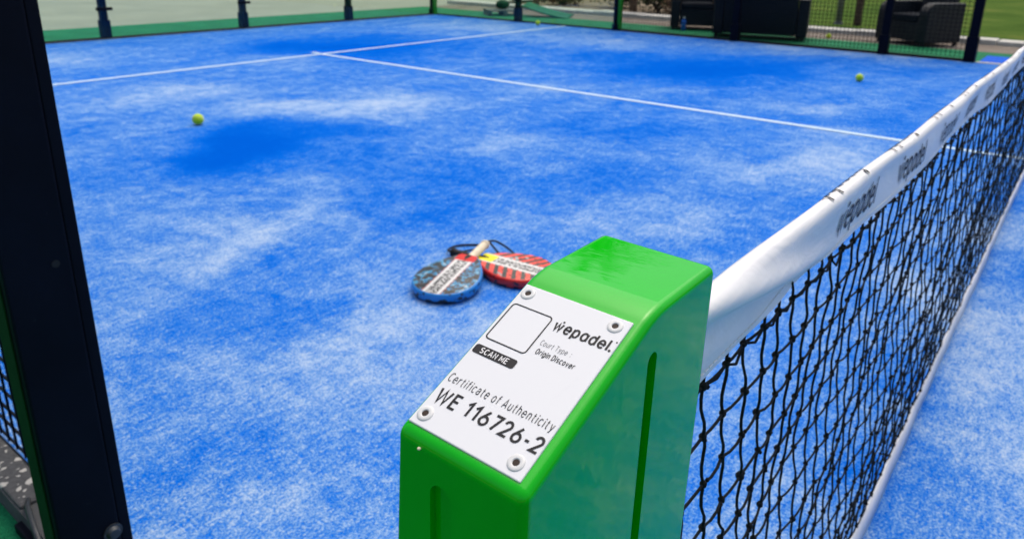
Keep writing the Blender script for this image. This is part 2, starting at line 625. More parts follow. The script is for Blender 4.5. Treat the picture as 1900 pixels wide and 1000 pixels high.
S += .16 * np.exp(-((XX - .6) ** 2 + (YY - 1.0) ** 2) / 1.6 ** 2)
WX = XX + .14 * np.sin(3.3 * YY + 1.2 * XX + 1) + .07 * np.sin(8.1 * XX + 5.3 * YY)
WY = YY + .12 * np.sin(3.9 * XX - 1.1 * YY) + .06 * np.sin(9.0 * YY - 4.7 * XX + 2)
for (x, y, r) in LIGHT:
    S += .27 * np.exp(-((WX - x) ** 2 + (WY - y) ** 2) / (.55 * r) ** 2)
for k_, (x, y, r) in enumerate(DARK):
    if k_ == 2: continue
    if k_ < 4: x, y, r = x + .34, y + .20, r * .92
    wt = .36 if k_ < 4 else (.33 if k_ < 9 else .16)
    S -= wt * np.exp(-(((WX - x) ** 2 + (WY - y) ** 2) / (.8 * r) ** 2) ** 1.5)
at = court.data.attributes.new('sand', 'FLOAT', 'POINT')
at.data.foreach_set('value', np.clip(S, -.25, 1.1).ravel().astype(np.float32))

def line_strip(x0, x1, y0, y1):
    mb = MB()
    mb.grid(lambda u, v: (u, v, .004), list(np.linspace(x0, x1, 60)), list(np.linspace(y0, y1, 60 if y1 - y0 > 1 else 2)))
    return tag(mb.build('court_line', MAT['line']), kind='structure')

line_strip(0, 10, 6.918, 6.980)
line_strip(4.970, 5.030, -6.9, 6.917)
tag(MB().grid(lambda u, v: (u, v, .008), [4.970, 5.030], [6.9815, 7.12]).build('court_line', MAT['line']), kind='structure')
line_strip(0, 10, -6.975, -6.925)
sheet('blue_turf_apron', 10.13, 10.95, -1.0, .93, -.004, MAT['blue2'])
mb = MB()
mb.box((10.03, -.95, -.2), (10.12, .95, .004))
tag(mb.build('threshold', MAT['kerb']), kind='structure')

# kerb of separate concrete stones along the lawn
kerb = thing('kerb', 'pale concrete kerb of separate stones between gravel strip and lawn', 'kerb', (12.5, 0, -.012))
for i in range(26):
    y0 = -14 + i * 1.0
    mb = MB()
    h = .070 + random.uniform(-.012, .012)
    dx = random.uniform(-.015, .015)
    mb.box((dx, y0 + .008, -.1), (.42 + dx, y0 + .992, h))
    mb.build('kerb_stone', MAT['kerb'], kerb, bevel=.012)

# ------------------------------------------------------------------ enclosure
def steel_post(parent, x, y, z1, nx, ny, green=False, base_h=.24, clamps=(), w_=.085):
    """square steel post standing just outside the wall; (nx, ny) points outward"""
    cx, cy = x + nx * .060, y + ny * .060
    mb = MB()
    mb.box((cx - w_ / 2, cy - w_ / 2, -.05), (cx + w_ / 2, cy + w_ / 2, z1))
    p = mb.build('post', MAT['navy'], parent, bevel=.006)
    mb = MB()
    a = w_ / 2 + .014
    mb.box((cx - a, cy - a, -.012), (cx + a, cy + a, base_h))
    mb.build('base_plate', MAT['navy'], p, bevel=.006)
    if green:
        mb = MB()
        if ny == 0:
            mb.box((cx - .045, cy - w_ / 2 - .030, -.01), (cx + .045, cy - w_ / 2 - .0005, z1 - .01))
        else:
            mb.box((cx - .045, cy - w_ / 2 - .030, -.01), (cx + .045, cy - w_ / 2 - .0005, z1 - .01))
        g = mb.build('cover_strip', MAT['green_paint'], p, bevel=.004)
        g['label'] = 'bright green painted cover strip'
    for z in clamps:
        mb = MB()
        if ny:
            mb.box((cx - .10, y - .012, z - .02), (cx + .10, y + ny * .016, z + .02))
            for s in (-1, 1):
                mb.disc((cx + s * .075, y - .012, z), (0, -1, 0), .02, .012, 12)
        else:
            mb.box((x - .012, cy - .10, z - .02), (x + nx * .016, cy + .10, z + .02))
            for s in (-1, 1):
                mb.disc((x - .012, cy + s * .075, z), (-1, 0, 0), .02, .012, 12)
        mb.build('clamp', MAT['navy'], p, bevel=.004)
    return p


def pane(parent, a, b, axis, at_, z0=.03, z1=3.0):
    mb = MB()
    if axis == 'x':
        mb.box((a, at_ + .001, z0), (b, at_ + .012, z1))
    else:
        mb.box((at_ + .001, a, z0), (at_ + .012, b, z1))
    return mb.build('glass_pane', MAT['glass'], parent)


back = thing('glass_wall', 'long glass back wall with dark posts behind the far service line', 'glass wall', (5, 10, 0))
bo = Vector((5, 10, 0))
def shift(o, v):
    o.location = -v
backparts = []
for i in range(5):
    backparts.append(pane(back, 2 * i + .004, 2 * i + 1.996, 'x', 10))
for x in (2, 4, 6, 8):
    backparts.append(steel_post(back, x, 10, 3.1, 0, 1, clamps=(.38, 1.5, 2.6)))
backparts.append(steel_post(back, 10.045, 10.0, 3.1, 0, 1, green=True, base_h=.1))
mb = MB()
mb.box((0, 10.0145, -.02), (9.985, 10.06, .024))
backparts.append(mb.build('bottom_rail', MAT['navy'], back, bevel=.004))
mb = MB()
mb.box((0, 9.965, -.02), (9.985, 10.0005, .012))
backparts.append(mb.build('kerb_edge', MAT['base'], back, bevel=.004))
for p in backparts: shift(p, bo)

side = thing('glass_wall', 'shorter glass wall on the right running from the green corner post to second green post', 'glass wall', (10, 8, 0))
so = Vector((10, 8, 0))
sp = [pane(side, 6.004, 7.996, 'y', 10), pane(side, 8.004, 9.985, 'y', 10)]
sp.append(steel_post(side, 10, 8, 3.1, 1, 0, clamps=(.38, 1.5, 2.6)))
sp.append(steel_post(side, 10, 6, 3.1, 1, 0, green=True, base_h=.1))
mb = MB()
mb.box((10.0145, 6.06, -.02), (10.06, 9.94, .024))
sp.append(mb.build('bottom_rail', MAT['navy'], side, bevel=.004))
for p in sp: shift(p, so)


def wire_mesh(mb, x, y0, y1, z0, z1, t=.005, pitch=.05):
    n = int(round((y1 - y0) / pitch))
    for i in range(n + 1):
        y = y0 + (y1 - y0) * i / n
        mb.box((x - t / 2, y - t / 2, z0), (x + t / 2, y + t / 2, z1))
    k = int(round((z1 - z0) / pitch))
    for j in range(k + 1):
        z = z0 + (z1 - z0) * j / k
        mb.box((x + t / 2 - .0005, y0, z - t / 2), (x + t * 1.5 - .0005, y1, z + t / 2))
    return mb


fence = thing('mesh_fence', 'dark wire mesh fence on the far side before the armchairs', 'mesh fence', (10, 3.5, 0))
fo = Vector((10, 3.5, 0))
fp = []
for (a, b) in ((1.08, 1.95), (2.06, 3.95), (4.06, 5.93)):
    o = wire_mesh(MB(), 10.02, a, b, .05, 3.0).build('wire_mesh', MAT['navy'], fence)
    o['kind'] = 'stuff'
    fp.append(o)
    mb = MB()
    mb.box((9.995, a - .03, .004), (10.035, b + .03, .034))
    fp.append(mb.build('bottom_rail', MAT['navy'], fence, bevel=.004))
for y in (2, 4):
    fp.append(steel_post(fence, 9.97, y, 3.1, 1, 0, base_h=.25, w_=.09))
fp.append(steel_post(fence, 9.97, 1.02, 3.1, 1, 0, base_h=.30, w_=.10))
for p in fp: shift(p, fo)

# near side: gate jamb post, its mesh fence and the base strip
nf = thing('mesh_fence', 'near dark mesh fence seen past left edge of gate post above a spotted grey base', 'mesh fence', (0, 3.5, 0))
no = Vector((0, 3.5, 0))
np_ = []
for (a, b) in ((1.18, 3.95), (4.05, 5.95)):
    o = wire_mesh(MB(), .0, a, b, .012, 3.0).build('wire_mesh', MAT['navy'], nf)
    o['kind'] = 'stuff'
    np_.append(o)
for y in (4, 6):
    np_.append(steel_post(nf, .03, y, 3.1, -1, 0))
mb = MB()
mb.box((-.072, 1.475, -.055), (-.004, 6, .002))
np_.append(mb.build('base_strip', MAT['spotted'], nf, bevel=.004))
np_[-1]['label'] = 'grey base strip with pale lichen spots'
mb = MB()
mb.box((-.090, 1.28, -.058), (-.012, 1.4735, -.030))
mb.box((-.020, 1.17, -.058), (-.012, 1.4735, .0))
np_.append(mb.build('foot_bracket', MAT['navy'], nf, bevel=.003))
mb = MB()
mb.tube([(-.088, 1.30, -.03), (-.086, 1.34, .005), (-.075, 1.40, .012), (-.062, 1.46, .004), (-.05, 1.49, .0)], .006, 6)
np_.append(mb.build('bent_strap', MAT['galv'], nf, True))
for p in np_: shift(p, no)
gp = thing('gate_post', 'wide dark navy steel post standing closest on the left, with bolt and drilled hole', 'post', (-.072, 1.07, -.055))
gb = MB()
gb.box((-.130, 1.05, -.05), (-.0325, 1.115, 3.0))
g1 = gb.build('post_body', MAT['navy'], gp, bevel=.004, seg=3)
gb = MB()
gb.box((-.0320, 1.0535, -.05), (-.0125, 1.060, 3.0))
gb.box((-.0185, 1.0605, -.05), (-.0125, 1.105, 3.0))
g2 = gb.build('door_stop', MAT['navy'], gp, bevel=.0025, seg=3)
gb = MB()
gb.box((-.1325, 1.066, -.05), (-.1302, 1.113, 3.0))
g3 = gb.build('edge_strip', MAT['dark_green'], gp)  # thin strip coloured dark green along the post's outer side
g3['label'] = 'dark green edge strip'
gb = MB()
gb.disc((-.046, 1.0498, .161), (0, -1, 0), .0165, .003, 28)
gb.disc((-.046, 1.0468, .161), (0, -1, 0), .0125, .006, 28, .0085)
g4 = gb.build('bolt', MAT['galv'], gp, True, 40)
gb = MB()
gb.disc((-.0555, 1.0497, .694), (0, -1, 0), .0062, .0006, 20)
g5 = gb.build('drilled_hole', MAT['rubber'], gp)
for o in (g1, g2, g3, g4, g5): shift(o, Vector((-.072, 1.07, -.055)))

# ------------------------------------------------------------------ net
def ztop(x):
    t = (x - 5) / 5
    return .892 + .045 * t * t + .0022 * math.sin(x * 5.1 + .6) + .0012 * math.sin(x * 13 + 1)

RB = .0085                      # roll radius of the band top
def band_h(x):
    return .077 + .004 * math.exp(-x / .25) + .0015 * math.sin(x * 4.2)

def ripple(x, s):
    """sideways wrinkles of the vinyl: diagonal creases by the post, lazy waves farther on"""
    near = math.exp(-((x - .16) / .22) ** 2)
    c = s - (.018 + .16 * (x - .03))
    crease = .010 * near * math.exp(-(c / .012) ** 2) - .009 * near * math.exp(-((c - .022) / .012) ** 2)
    return crease + .0028 * math.sin(x * 6.3 + s * 30) * min(1, s / .03) + .0010 * math.sin(x * 17 - s * 45 + 1) * min(1, s / .03)

def band_pt(x, s, off=0.0):
    """s > 0 front (-y) side, s < 0 back side, measured from the crest"""
    a = abs(s)
    q = PI / 2 * RB
    sg = -1 if s >= 0 else 1
    if a < q:
        y, z = (RB + off) * math.sin(a / RB), ztop(x) - RB + (RB + off) * math.cos(a / RB)
    else:
        d = a - q
        y, z = RB + off - .075 * d, ztop(x) - RB - d
    return (x, sg * y - ripple(x, a) * (1 if sg < 0 else .6), z)

net = thing('padel_net', 'black knotted net with white printed top band across the blue court', 'net', (5, 0, 0))
NO = Vector((5, 0, 0))
netparts = []
xs_b = np.concatenate([np.arange(-.066, 2, .012), np.arange(2, 10.07, .04)])
mb = MB()
NS = 22
def band_fn(x, k):
    q = (k / NS)
    h = band_h(x) - RB + PI / 2 * RB
    return band_pt(x, (q * 2 - 1) * h)
mb.grid(band_fn, list(xs_b), list(range(NS + 1)))
bo_ = mb.build('top_band', MAT['vinyl'], net, True)
netparts.append(bo_)
# seam stitched along the lower edge
mb = MB()
xx = -.03
while xx < 4.0:
    h = band_h(xx) - RB + PI / 2 * RB - .0085
    h2 = band_h(xx + .006) - RB + PI / 2 * RB - .0085
    mb.tube([band_pt(xx, h, .0006), band_pt(xx + .006, h2, .0006)], .0006, 4)
    xx += .0085
o = mb.build('seam_stitching', MAT['thread'], bo_)
o['kind'] = 'stuff'


def arc(cx, cy, rx, ry, a0, a1, n=14):
    return [(cx + rx * math.cos(R(a)), cy + ry * math.sin(R(a))) for a in np.linspace(a0, a1, n)]

def dot(x, y, r=.075):
    return ('dot', x, y, r)

# plain stroke alphabet (cap height 1, x-height .72): width, strokes
OV = arc(.235, .36, .235, .36, 0, 360, 25)
GLYPH = {
    ' ': (.03, []),
    'W': (.92, [[(0, 1), (.23, 0), (.46, .96), (.69, 0), (.92, 1)]]),
    'E': (.46, [[(.46, 1), (0, 1), (0, 0), (.46, 0)], [(0, .52), (.42, .52)]]),
    '1': (.30, [[(0, .76), (.27, 1), (.27, 0)]]),
    '6': (.54, [[(.40, 1), (.045, .43)], arc(.27, .29, .27, .29, 0, 360, 25)]),
    '7': (.50, [[(0, 1), (.5, 1), (.15, 0)]]),
    '2': (.50, [arc(.25, .73, .24, .27, 172, -28, 16) + [(0, 0), (.5, 0)]]),
    '-': (.28, [[(0, .42), (.28, .42)]]),
    'C': (.50, [arc(.30, .5, .30, .5, 48, 312, 22)]),
    'e': (.47, [[(0, .38), (.47, .38)] + arc(.235, .36, .235, .36, 3, 318, 22)]),
    'r': (.26, [[(0, 0), (0, .72)], arc(.22, .48, .22, .24, 180, 70, 8)]),
    't': (.30, [[(.11, .94), (.11, .17)] + arc(.26, .17, .15, .17, 180, 275, 7), [(0, .70), (.29, .70)]]),
    'i': (.0, [[(0, 0), (0, .72)], dot(0, .93)]),
    'f': (.27, [arc(.25, .82, .15, .18, 80, 180, 7) + [(.10, 0)], [(0, .70), (.27, .70)]]),
    'c': (.42, [arc(.235, .36, .235, .36, 45, 315, 20)]),
    'a': (.42, [arc(.21, .50, .20, .22, 160, 0, 10) + [(.41, 0)], [(.41, .41), (.2, .41)] + arc(.2, .205, .2, .205, 90, 270, 12) + [(.3, .02), (.41, .12)]]),
    'o': (.47, [OV]),
    'A': (.60, [[(0, 0), (.3, 1), (.6, 0)], [(.10, .30), (.50, .30)]]),
    'u': (.43, [[(0, .72)] + arc(.21, .22, .21, .22, 180, 350, 12), [(.43, .72), (.43, 0)]]),
    'h': (.42, [[(0, 0), (0, 1)], arc(.21, .49, .21, .23, 175, 0, 12) + [(.42, 0)]]),
    'n': (.42, [[(0, 0), (0, .72)], arc(.21, .49, .21, .23, 175, 0, 12) + [(.42, 0)]]),
    'y': (.44, [[(0, .72), (.225, .02)], [(.44, .72), (.17, -.16), (.02, -.22)]]),
    'w': (.66, [[(0, .72), (.165, 0), (.33, .68), (.495, 0), (.66, .72)]]),
    'p': (.47, [[(0, -.27), (0, .72)], OV]),
    'd': (.47, [[(.47, 0), (.47, 1)], OV]),
    'l': (.0, [[(0, 0), (0, 1)]]),
    '.': (.0, [dot(0, .06, .085)]),
    ':': (.0, [dot(0, .06, .07), dot(0, .6, .07)]),
    'T': (.52, [[(0, 1), (.52, 1)], [(.26, 1), (.26, 0)]]),
    'O': (.58, [arc(.29, .5, .29, .5, 0, 360, 29)]),
    'g': (.47, [[(.47, .72), (.47, -.06)] + arc(.24, -.06, .23, .19, 0, -150, 10), OV]),
    'D': (.52, [[(0, 0), (0, 1), (.2, 1)] + arc(.2, .5, .32, .5, 90, -90, 16) + [(0, 0)]]),
    's': (.38, [arc(.2, .535, .175, .18, 40, 260, 12) + arc(.2, .185, .185, .18, 80, -145, 12)]),
    'v': (.44, [[(0, .72), (.22, 0), (.44, .72)]]),
    'S': (.50, [arc(.26, .75, .24, .25, 38, 262, 14) + arc(.26, .25, .25, .25, 82, -145, 14)]),
    'N': (.50, [[(0, 0), (0, 1), (.5, 0), (.5, 1)]]),
    'M': (.62, [[(0, 0), (0, 1), (.31, .30), (.62, 1), (.62, 0)]]),
    '@': (.47, [[(.47, 0), (.47, .72)], OV]),       # single-storey a
}

def ribbon(pts, w_):
    P = [Vector(p) for p in pts]
    closed = (P[0] - P[-1]).length < 1e-6
    V_ = []
    k_ = len(P)
    for i in range(k_):
        if closed and i in (0, k_ - 1):
            a, b, c = P[-2], P[0], P[1]
        else:
            a, b, c = P[max(0, i - 1)], P[i], P[min(k_ - 1, i + 1)]
        d1 = (b - a).normalized() if (b - a).length > 1e-9 else (c - b).normalized()
        d2 = (c - b).normalized() if (c - b).length > 1e-9 else d1
        n1 = Vector((-d1.y, d1.x))
        n2 = Vector((-d2.y, d2.x))
        m_ = (n1 + n2)
        m_ = m_.normalized() if m_.length > 1e-6 else n1
        L_ = min(2.2, 1 / max(.2, m_.dot(n1)))
        V_ += [b + m_ * w_ / 2 * L_, b - m_ * w_ / 2 * L_]
    return V_, [(2 * i, 2 * i + 1, 2 * i + 3, 2 * i + 2) for i in range(k_ - 1)]

def fit_text(body, width, cap, sw=.14, gap=.17, shear=0.0):
    """stroke lettering scaled to a width and cap height, origin at left of the baseline"""
    V_, F_ = [], []
    x = 0
    c_ = 0
    for ch in body:
        wd, strokes = GLYPH[ch]
        for st in strokes:
            c_ += 1
            if st[0] == 'dot':
                v = [Vector((st[1] + max(st[3], sw * .62) * math.cos(t), st[2] + max(st[3], sw * .62) * math.sin(t))) for t in np.linspace(0, 2 * PI, 12, endpoint=False)]
                f = [tuple(range(12))]
            else:
                v, f = ribbon(st, sw)
            b = len(V_)
            V_ += [Vector((x + p.x + shear * p.y, p.y, c_ * 4e-7)) for p in v]
            F_ += [tuple(b + i for i in q) for q in f]
        x += wd + sw + gap
    x0 = min(v.x for v in V_)
    x1 = max(v.x for v in V_)
    s_ = width / (x1 - x0)
    return [Vector(((v.x - x0) * s_, v.y * cap, v.z)) for v in V_], F_

def dense(V_, F_, maxlen):
    bm = bmesh.new()
    vv = [bm.verts.new(v) for v in V_]
    for f in F_:
        try: bm.faces.new([vv[i] for i in f])
        except ValueError: pass
    bmesh.ops.triangulate(bm, faces=bm.faces[:])
    for it in range(4):
        es = [e for e in bm.edges if e.calc_length() > maxlen]
        if not es: break
        bmesh.ops.subdivide_edges(bm, edges=es, cuts=1)
        bmesh.ops.triangulate(bm, faces=[f for f in bm.faces if len(f.verts) > 3])
    bm.verts.ensure_lookup_table()
    bm.verts.index_update()
    r = [v.co.copy() for v in bm.verts], [tuple(v.index for v in f.verts) for f in bm.faces]
    bm.free()
    return r

wv, wf = fit_text('wep@del', .172, .034, .12, .15)
wv, wf = dense(wv, wf, .006)
dotx = .021
dv = [Vector((dotx + .0035 * math.cos(t), .0315 + .0035 * math.sin(t), 0)) for t in np.linspace(0, 2 * PI, 12, endpoint=False)]
b0 = len(wv)
wv2 = wv + dv
wf2 = wf + [tuple(b0 + i for i in range(12))]
k = 0
while True:
    x0 = .388 + .3115 * k
    if x0 > 9.6: break
    base = .062
    for back_ in (0, 1):
        mb = MB()
        P = []
        for v in wv2:
            if not back_:
                P.append(band_pt(x0 + v.x, base - v.y * 1.12, .0012))
            else:
                P.append(band_pt(x0 + .125 - v.x, -(.0350 - v.y * 1.2), .0012))
        mb.add(P, wf2)
        mb.build('band_lettering', MAT['band_print'], bo_)
    k += 1

# knotted netting
cells = []
PX, PZ = .0455, .0455
ZB = .064
mb = MB()
mk = MB()
def nx_off(i, j):
    return rng.normal(0, .0022)
cols = range(-6, int(10 / PX) + 1)
NZ = 14
def node(i, j):
    """knot position, j counted down from the band"""
    x = .040 + i * PX
    zt_ = ztop(max(0, x)) - band_h(max(0, x)) - .012
    z = zt_ + (ZB - zt_) * j / NZ
    lean = .22 * (zt_ - z) * math.exp(-max(0, x) / 1.3) if x < 9 else 0
    ph = math.sin(x * 2.3 + j * .35) * .007 + math.sin(x * 5.7 - j * .6 + 2) * .005
    env = math.sin(PI * min(1, j / NZ)) * min(1, max(0, x) / .25)
    y = .010 * env * math.sin(x * 1.7 + j * .25) + .004 * env * math.sin(x * 9 + j)
    return np.array([x + lean + ph * env, y, z + .5 * ph * env])
NODE = {}
for i in cols:
    for j in range(NZ + 1):
        p = node(i, j)
        x = p[0]
        f_ = min(1, max(0.1, (x - .02) / .2))
        p += np.array([rng.normal(0, .0015), rng.normal(0, .0016), rng.normal(0, .0015)]) * f_
        NODE[i, j] = p
for i in cols:
    for j in range(NZ + 1):
        p = NODE[i, j]
        if p[0] < .012 or p[0] > 9.99: continue
        near = p[0] < 1.6
        mid = p[0] < 4
        # knot
        if j > 0 or True:
            r = .0038 * (1 + .07 * rng.normal())
            mb.ball(p, r, 7 if near else (5 if mid else 4), 5 if near else (4 if mid else 3), (1.0, 1.0, 1.1))
            if near:
                mb.ball(p + np.array([rng.normal(0, .0028), -.0015, rng.normal(0, .0028)]), r * .62, 6, 4)
        # down
        if j < NZ:
            q = NODE[i, j + 1]
            if q[0] > .012:
                sgn = 1 if (i + j) % 2 else -1
                a = .0060 * (1 + .25 * rng.normal()) * sgn
                ts = np.linspace(0, 1, 7 if near else (4 if mid else 2))
                pts = [p + (q - p) * t + np.array([a * math.sin(2 * PI * t) * .55 + a * .9 * math.sin(PI * t), .4 * a * math.sin(PI * t), 0]) for t in ts]
                mb.tube(pts, .00155, 6 if near else (5 if mid else 3), cap=False)
        # along
        if (i + 1, j) in NODE:
            q = NODE[i + 1, j]
            if q[0] < 9.99:
                sag = -.0010 + .0006 * rng.normal()
                ts = np.linspace(0, 1, 4 if near else (3 if mid else 2))
                pts = [p + (q - p) * t + np.array([0, sag * math.sin(PI * t), sag * math.sin(PI * t)]) for t in ts]
                mb.tube(pts, .00150, 6 if near else (5 if mid else 3), cap=False)
# cords that start at the end tape
for j in range(NZ + 1):
    ins = [i for i in cols if NODE[i, j][0] > .012]
    p = NODE[min(ins), j]
    mb.tube([(.006, p[1], p[2] - .004), p], .0015, 6, cap=False)
# lacing into the band
for i in cols:
    p = NODE[i, 0]
    if .012 < p[0] < 9.99:
        mb.tube([p, p + np.array([.003, .001, .009]), p + np.array([.002, .003, .0185])], .0015, 5, cap=False)
    p1 = NODE.get((i + 1, 0))
    if p1 is not None and .012 < p[0] < 9.9 and p[0] < 2.5:
        m_ = (p + p1) / 2
        mb.tube([p, m_ + np.array([0, -.002, -.006 + .004 * rng.normal()]), p1], .0014, 5, cap=False)
o = mb.build('netting', MAT['cord'], net, True)
o['kind'] = 'stuff'
netparts.append(o)
# bottom tape and end tapes
mb = MB()
xs_t = list(np.arange(0.0, 10.01, .03))
def tape_fn(x, k):
    y = -.010 + .008 * k + .0015 * math.sin(x * 4) + .001 * math.sin(x * 21)
    return (x, y, .002 + .050 * k + .0015 * math.sin(x * 9))
mb.grid(tape_fn, xs_t, [0, .5, 1])
o = mb.build('bottom_tape', MAT['tape'], net, True)
sd = o.modifiers.new('thickness', 'SOLIDIFY')
sd.thickness = .004
netparts.append(o)
for x in (.003, 9.997):
    mb = MB()
    mb.box((x - .013, -.004, .004), (x + .013, .004, .855))
    netparts.append(mb.build('side_tape', MAT['tape'], net, bevel=.002))
for p in netparts: shift(p, NO)

# ------------------------------------------------------------------ net post with sign plate
SL = .3983
post = thing('net_post', 'bright green moulded net post cover with white certificate plate on its slope', 'net post', (-.16, 0, -.05))
prof = [(-.2565, -.045), (-.2565, .9540), (-.1425, 1.0018), (-.0665, 1.0026), (-.0640, -.045)]
bm = bmesh.new()
HW = .0425
rings = []
for y in (-HW, HW - .0035):
    rings.append([bm.verts.new((x, y, z)) for x, z in prof])
bm.faces.new(rings[0])
bm.faces.new(rings[1][::-1])
n_ = len(prof)
for i in range(n_):
    bm.faces.new((rings[0][i], rings[1][i], rings[1][(i + 1) % n_], rings[0][(i + 1) % n_]))
bmesh.ops.recalc_face_normals(bm, faces=bm.faces[:])
for v in bm.verts:
    if v.co.y > 0 and v.co.z < 0: v.co.y += .05
def is_brk(e):
    return all(abs(v.co.x + .1425) < 1e-4 for v in e.verts)
brk = [e for e in bm.edges if is_brk(e)]
bmesh.ops.bevel(bm, geom=brk, offset=.010, segments=6, affect='EDGES', profile=.5)
sharp = [e for e in bm.edges if len(e.link_faces) == 2 and e.calc_face_angle() > R(12.5) and not all(v.co.z < 0 for v in e.verts)]
bmesh.ops.bevel(bm, geom=sharp, offset=.0054, segments=5, affect='EDGES', profile=.5)
me = bpy.data.meshes.new('post_cover')
bm.to_mesh(me)
bm.free()
me.materials.append(MAT['plastic'])
body = bpy.data.objects.new('post_cover', me)
COL.objects.link(body)
# moulded grooves cut into the sides
def slot(cx, cy, w_, d_, z1, axis):
    mb = MB()
    n = 10
    ring = [(-w_ / 2, -.2), (w_ / 2, -.2)] + [(w_ / 2 * math.cos(t), z1 - w_ / 2 + w_ / 2 * math.sin(t)) for t in np.linspace(0, PI, n)]
    vs_ = []
    for d in (-d_, d_):
        for (u, z) in ring:
            vs_.append((cx + u, cy + d, z) if axis == 'y' else (cx + d, cy + u, z))
    m_ = len(ring)
    fs = [tuple(range(m_)), tuple(range(2 * m_ - 1, m_ - 1, -1))] + [(j, m_ + j, m_ + (j + 1) % m_, (j + 1) % m_) for j in range(m_)]
    mb.add(vs_, fs)
    o_ = mb.build('cutter', MAT['plastic'])
    bb = bmesh.new()
    bb.from_mesh(o_.data)
    bmesh.ops.recalc_face_normals(bb, faces=bb.faces[:])
    bb.to_mesh(o_.data)
    bb.free()
    return o_
cut = [slot(-.1435, -HW, .0105, .006, .977, 'y'), slot(-.2565, .0085, .014, .0038, .934, 'x')]
for c in cut:
    md = body.modifiers.new('groove', 'BOOLEAN')
    md.object = c
    md.operation = 'DIFFERENCE'
    md.solver = 'EXACT'
bpy.context.view_layer.update()
dg = bpy.context.evaluated_depsgraph_get()
me2 = bpy.data.meshes.new_from_object(body.evaluated_get(dg))
body.modifiers.clear()
body.data = me2
me2.name = 'post_cover'
for c in cut: bpy.data.objects.remove(c, do_unlink=True)
me2.polygons.foreach_set('use_smooth', [True] * len(me2.polygons))
me2.set_sharp_from_angle(angle=R(30))
wn = body.modifiers.new('weighted', 'WEIGHTED_NORMAL')
wn.keep_sharp = True
wn.weight = 80
body.parent = post
PO = Vector((-.16, 0, -.05))
shift(body, PO)
mb = MB()
mb.box((-.30, -.085, -.048), (-.03, .085, -.038))
bp = mb.build('base_plate', MAT['navy'], post, bevel=.003)
shift(bp, PO)

# plate frame: u to the right (-y), v up the slope, n outward
PC = Vector((-.2034, 0, .9773))
PU = Vector((0, -1, 0))
PV = Vector((math.cos(SL), 0, math.sin(SL)))
PN = PU.cross(PV)
PU = math.cos(-.0204) * PU + math.sin(-.0204) * PN * 0
PU.normalize()
pm = Matrix((PU, PV, PN)).transposed().to_4x4()
pm.translation = PC - PO
def plate_obj(mb, name, mat, parent, smooth=False, bevel=0, angle=None):
    return mb.build(name, mat, parent, smooth, angle, bevel)
mb = MB()
mb.box((-.0355, -.052, -.0030), (.0355, .052, 0))
plate = mb.build('sign_plate', MAT['plate'], post, bevel=.0006)
plate.matrix_local = pm
plate['label'] = 'white certificate plate with black print and four screw washers'

def print_on(name, V_, F_, u, v, mat, h=.00018):
    mb = MB()
    mb.add([(p.x + u, p.y + v, h + p.z) for p in V_], F_)
    return mb.build(name, mat, plate)

mm = .001
V_, F_ = fit_text('wep@del.', 36.8 * mm, 6.9 * mm, .185, .11)
print_on('lettering', V_, F_, -2.7 * mm, 29.6 * mm, MAT['black'])
mb = MB()
mb.disc((1.5 * mm, 36.2 * mm, .0001), (0, 0, 1), .62 * mm, .0001, 14)
mb.build('lettering_dot', MAT['black'], plate)
mb = MB()
mb.disc((34.2 * mm, 36.4 * mm, .0001), (0, 0, 1), .5 * mm, .0001, 12)
mb.build('lettering_dot', MAT['black'], plate)
V_, F_ = fit_text('Court Type  :', 19.6 * mm, 3.3 * mm, .095, .2)
print_on('lettering', V_, F_, -2.4 * mm, 17.6 * mm, MAT['grey_print'])
V_, F_ = fit_text('Origin Discover', 24.2 * mm, 3.3 * mm, .17, .17)
print_on('lettering', V_, F_, -1.4 * mm, 11.6 * mm, MAT['black'])
V_, F_ = fit_text('Certificate of Authenticity', 67 * mm, 5.1 * mm, .105, .24)
print_on('lettering', V_, F_, -33.4 * mm, -23.6 * mm, MAT['black'])
V_, F_ = fit_text('WE 116726-2', 66.5 * mm, 8.0 * mm, .18, .15)
print_on('lettering', V_, F_, -32.2 * mm, -36.6 * mm, MAT['black'])

def rounded(u0, v0, u1, v1, r, n=6):
    out = []
    for (cx, cy, a0) in ((u1 - r, v1 - r, 0), (u0 + r, v1 - r, PI / 2), (u0 + r, v0 + r, PI), (u1 - r, v0 + r, 1.5 * PI)):
        for k_ in range(n + 1):
            a = a0 + PI / 2 * k_ / n
            out.append(Vector((cx + r * math.cos(a), cy + r * math.sin(a), 0)))
    return out
outer = rounded(-33.4 * mm, 8.2 * mm, -5.6 * mm, 36.6 * mm, 2.6 * mm)
inner = rounded(-32.6 * mm, 9.0 * mm, -6.4 * mm, 35.8 * mm, 1.9 * mm)
nn = len(outer)
print_on('code_frame', outer + inner, [(i, (i + 1) % nn, nn + (i + 1) % nn, nn + i) for i in range(nn)], 0, 0, MAT['black'])
lab = rounded(-34.0 * mm, -2.6 * mm, -5.9 * mm, 3.4 * mm, 1.6 * mm)
print_on('black_label', lab, [tuple(range(len(lab)))], 0, 0, MAT['black'])
V_, F_ = fit_text('SCAN ME', 18.4 * mm, 3.3 * mm, .17, .16)
print_on('lettering', V_, F_, -29.3 * mm, -1.3 * mm, MAT['white_print'], .00036)
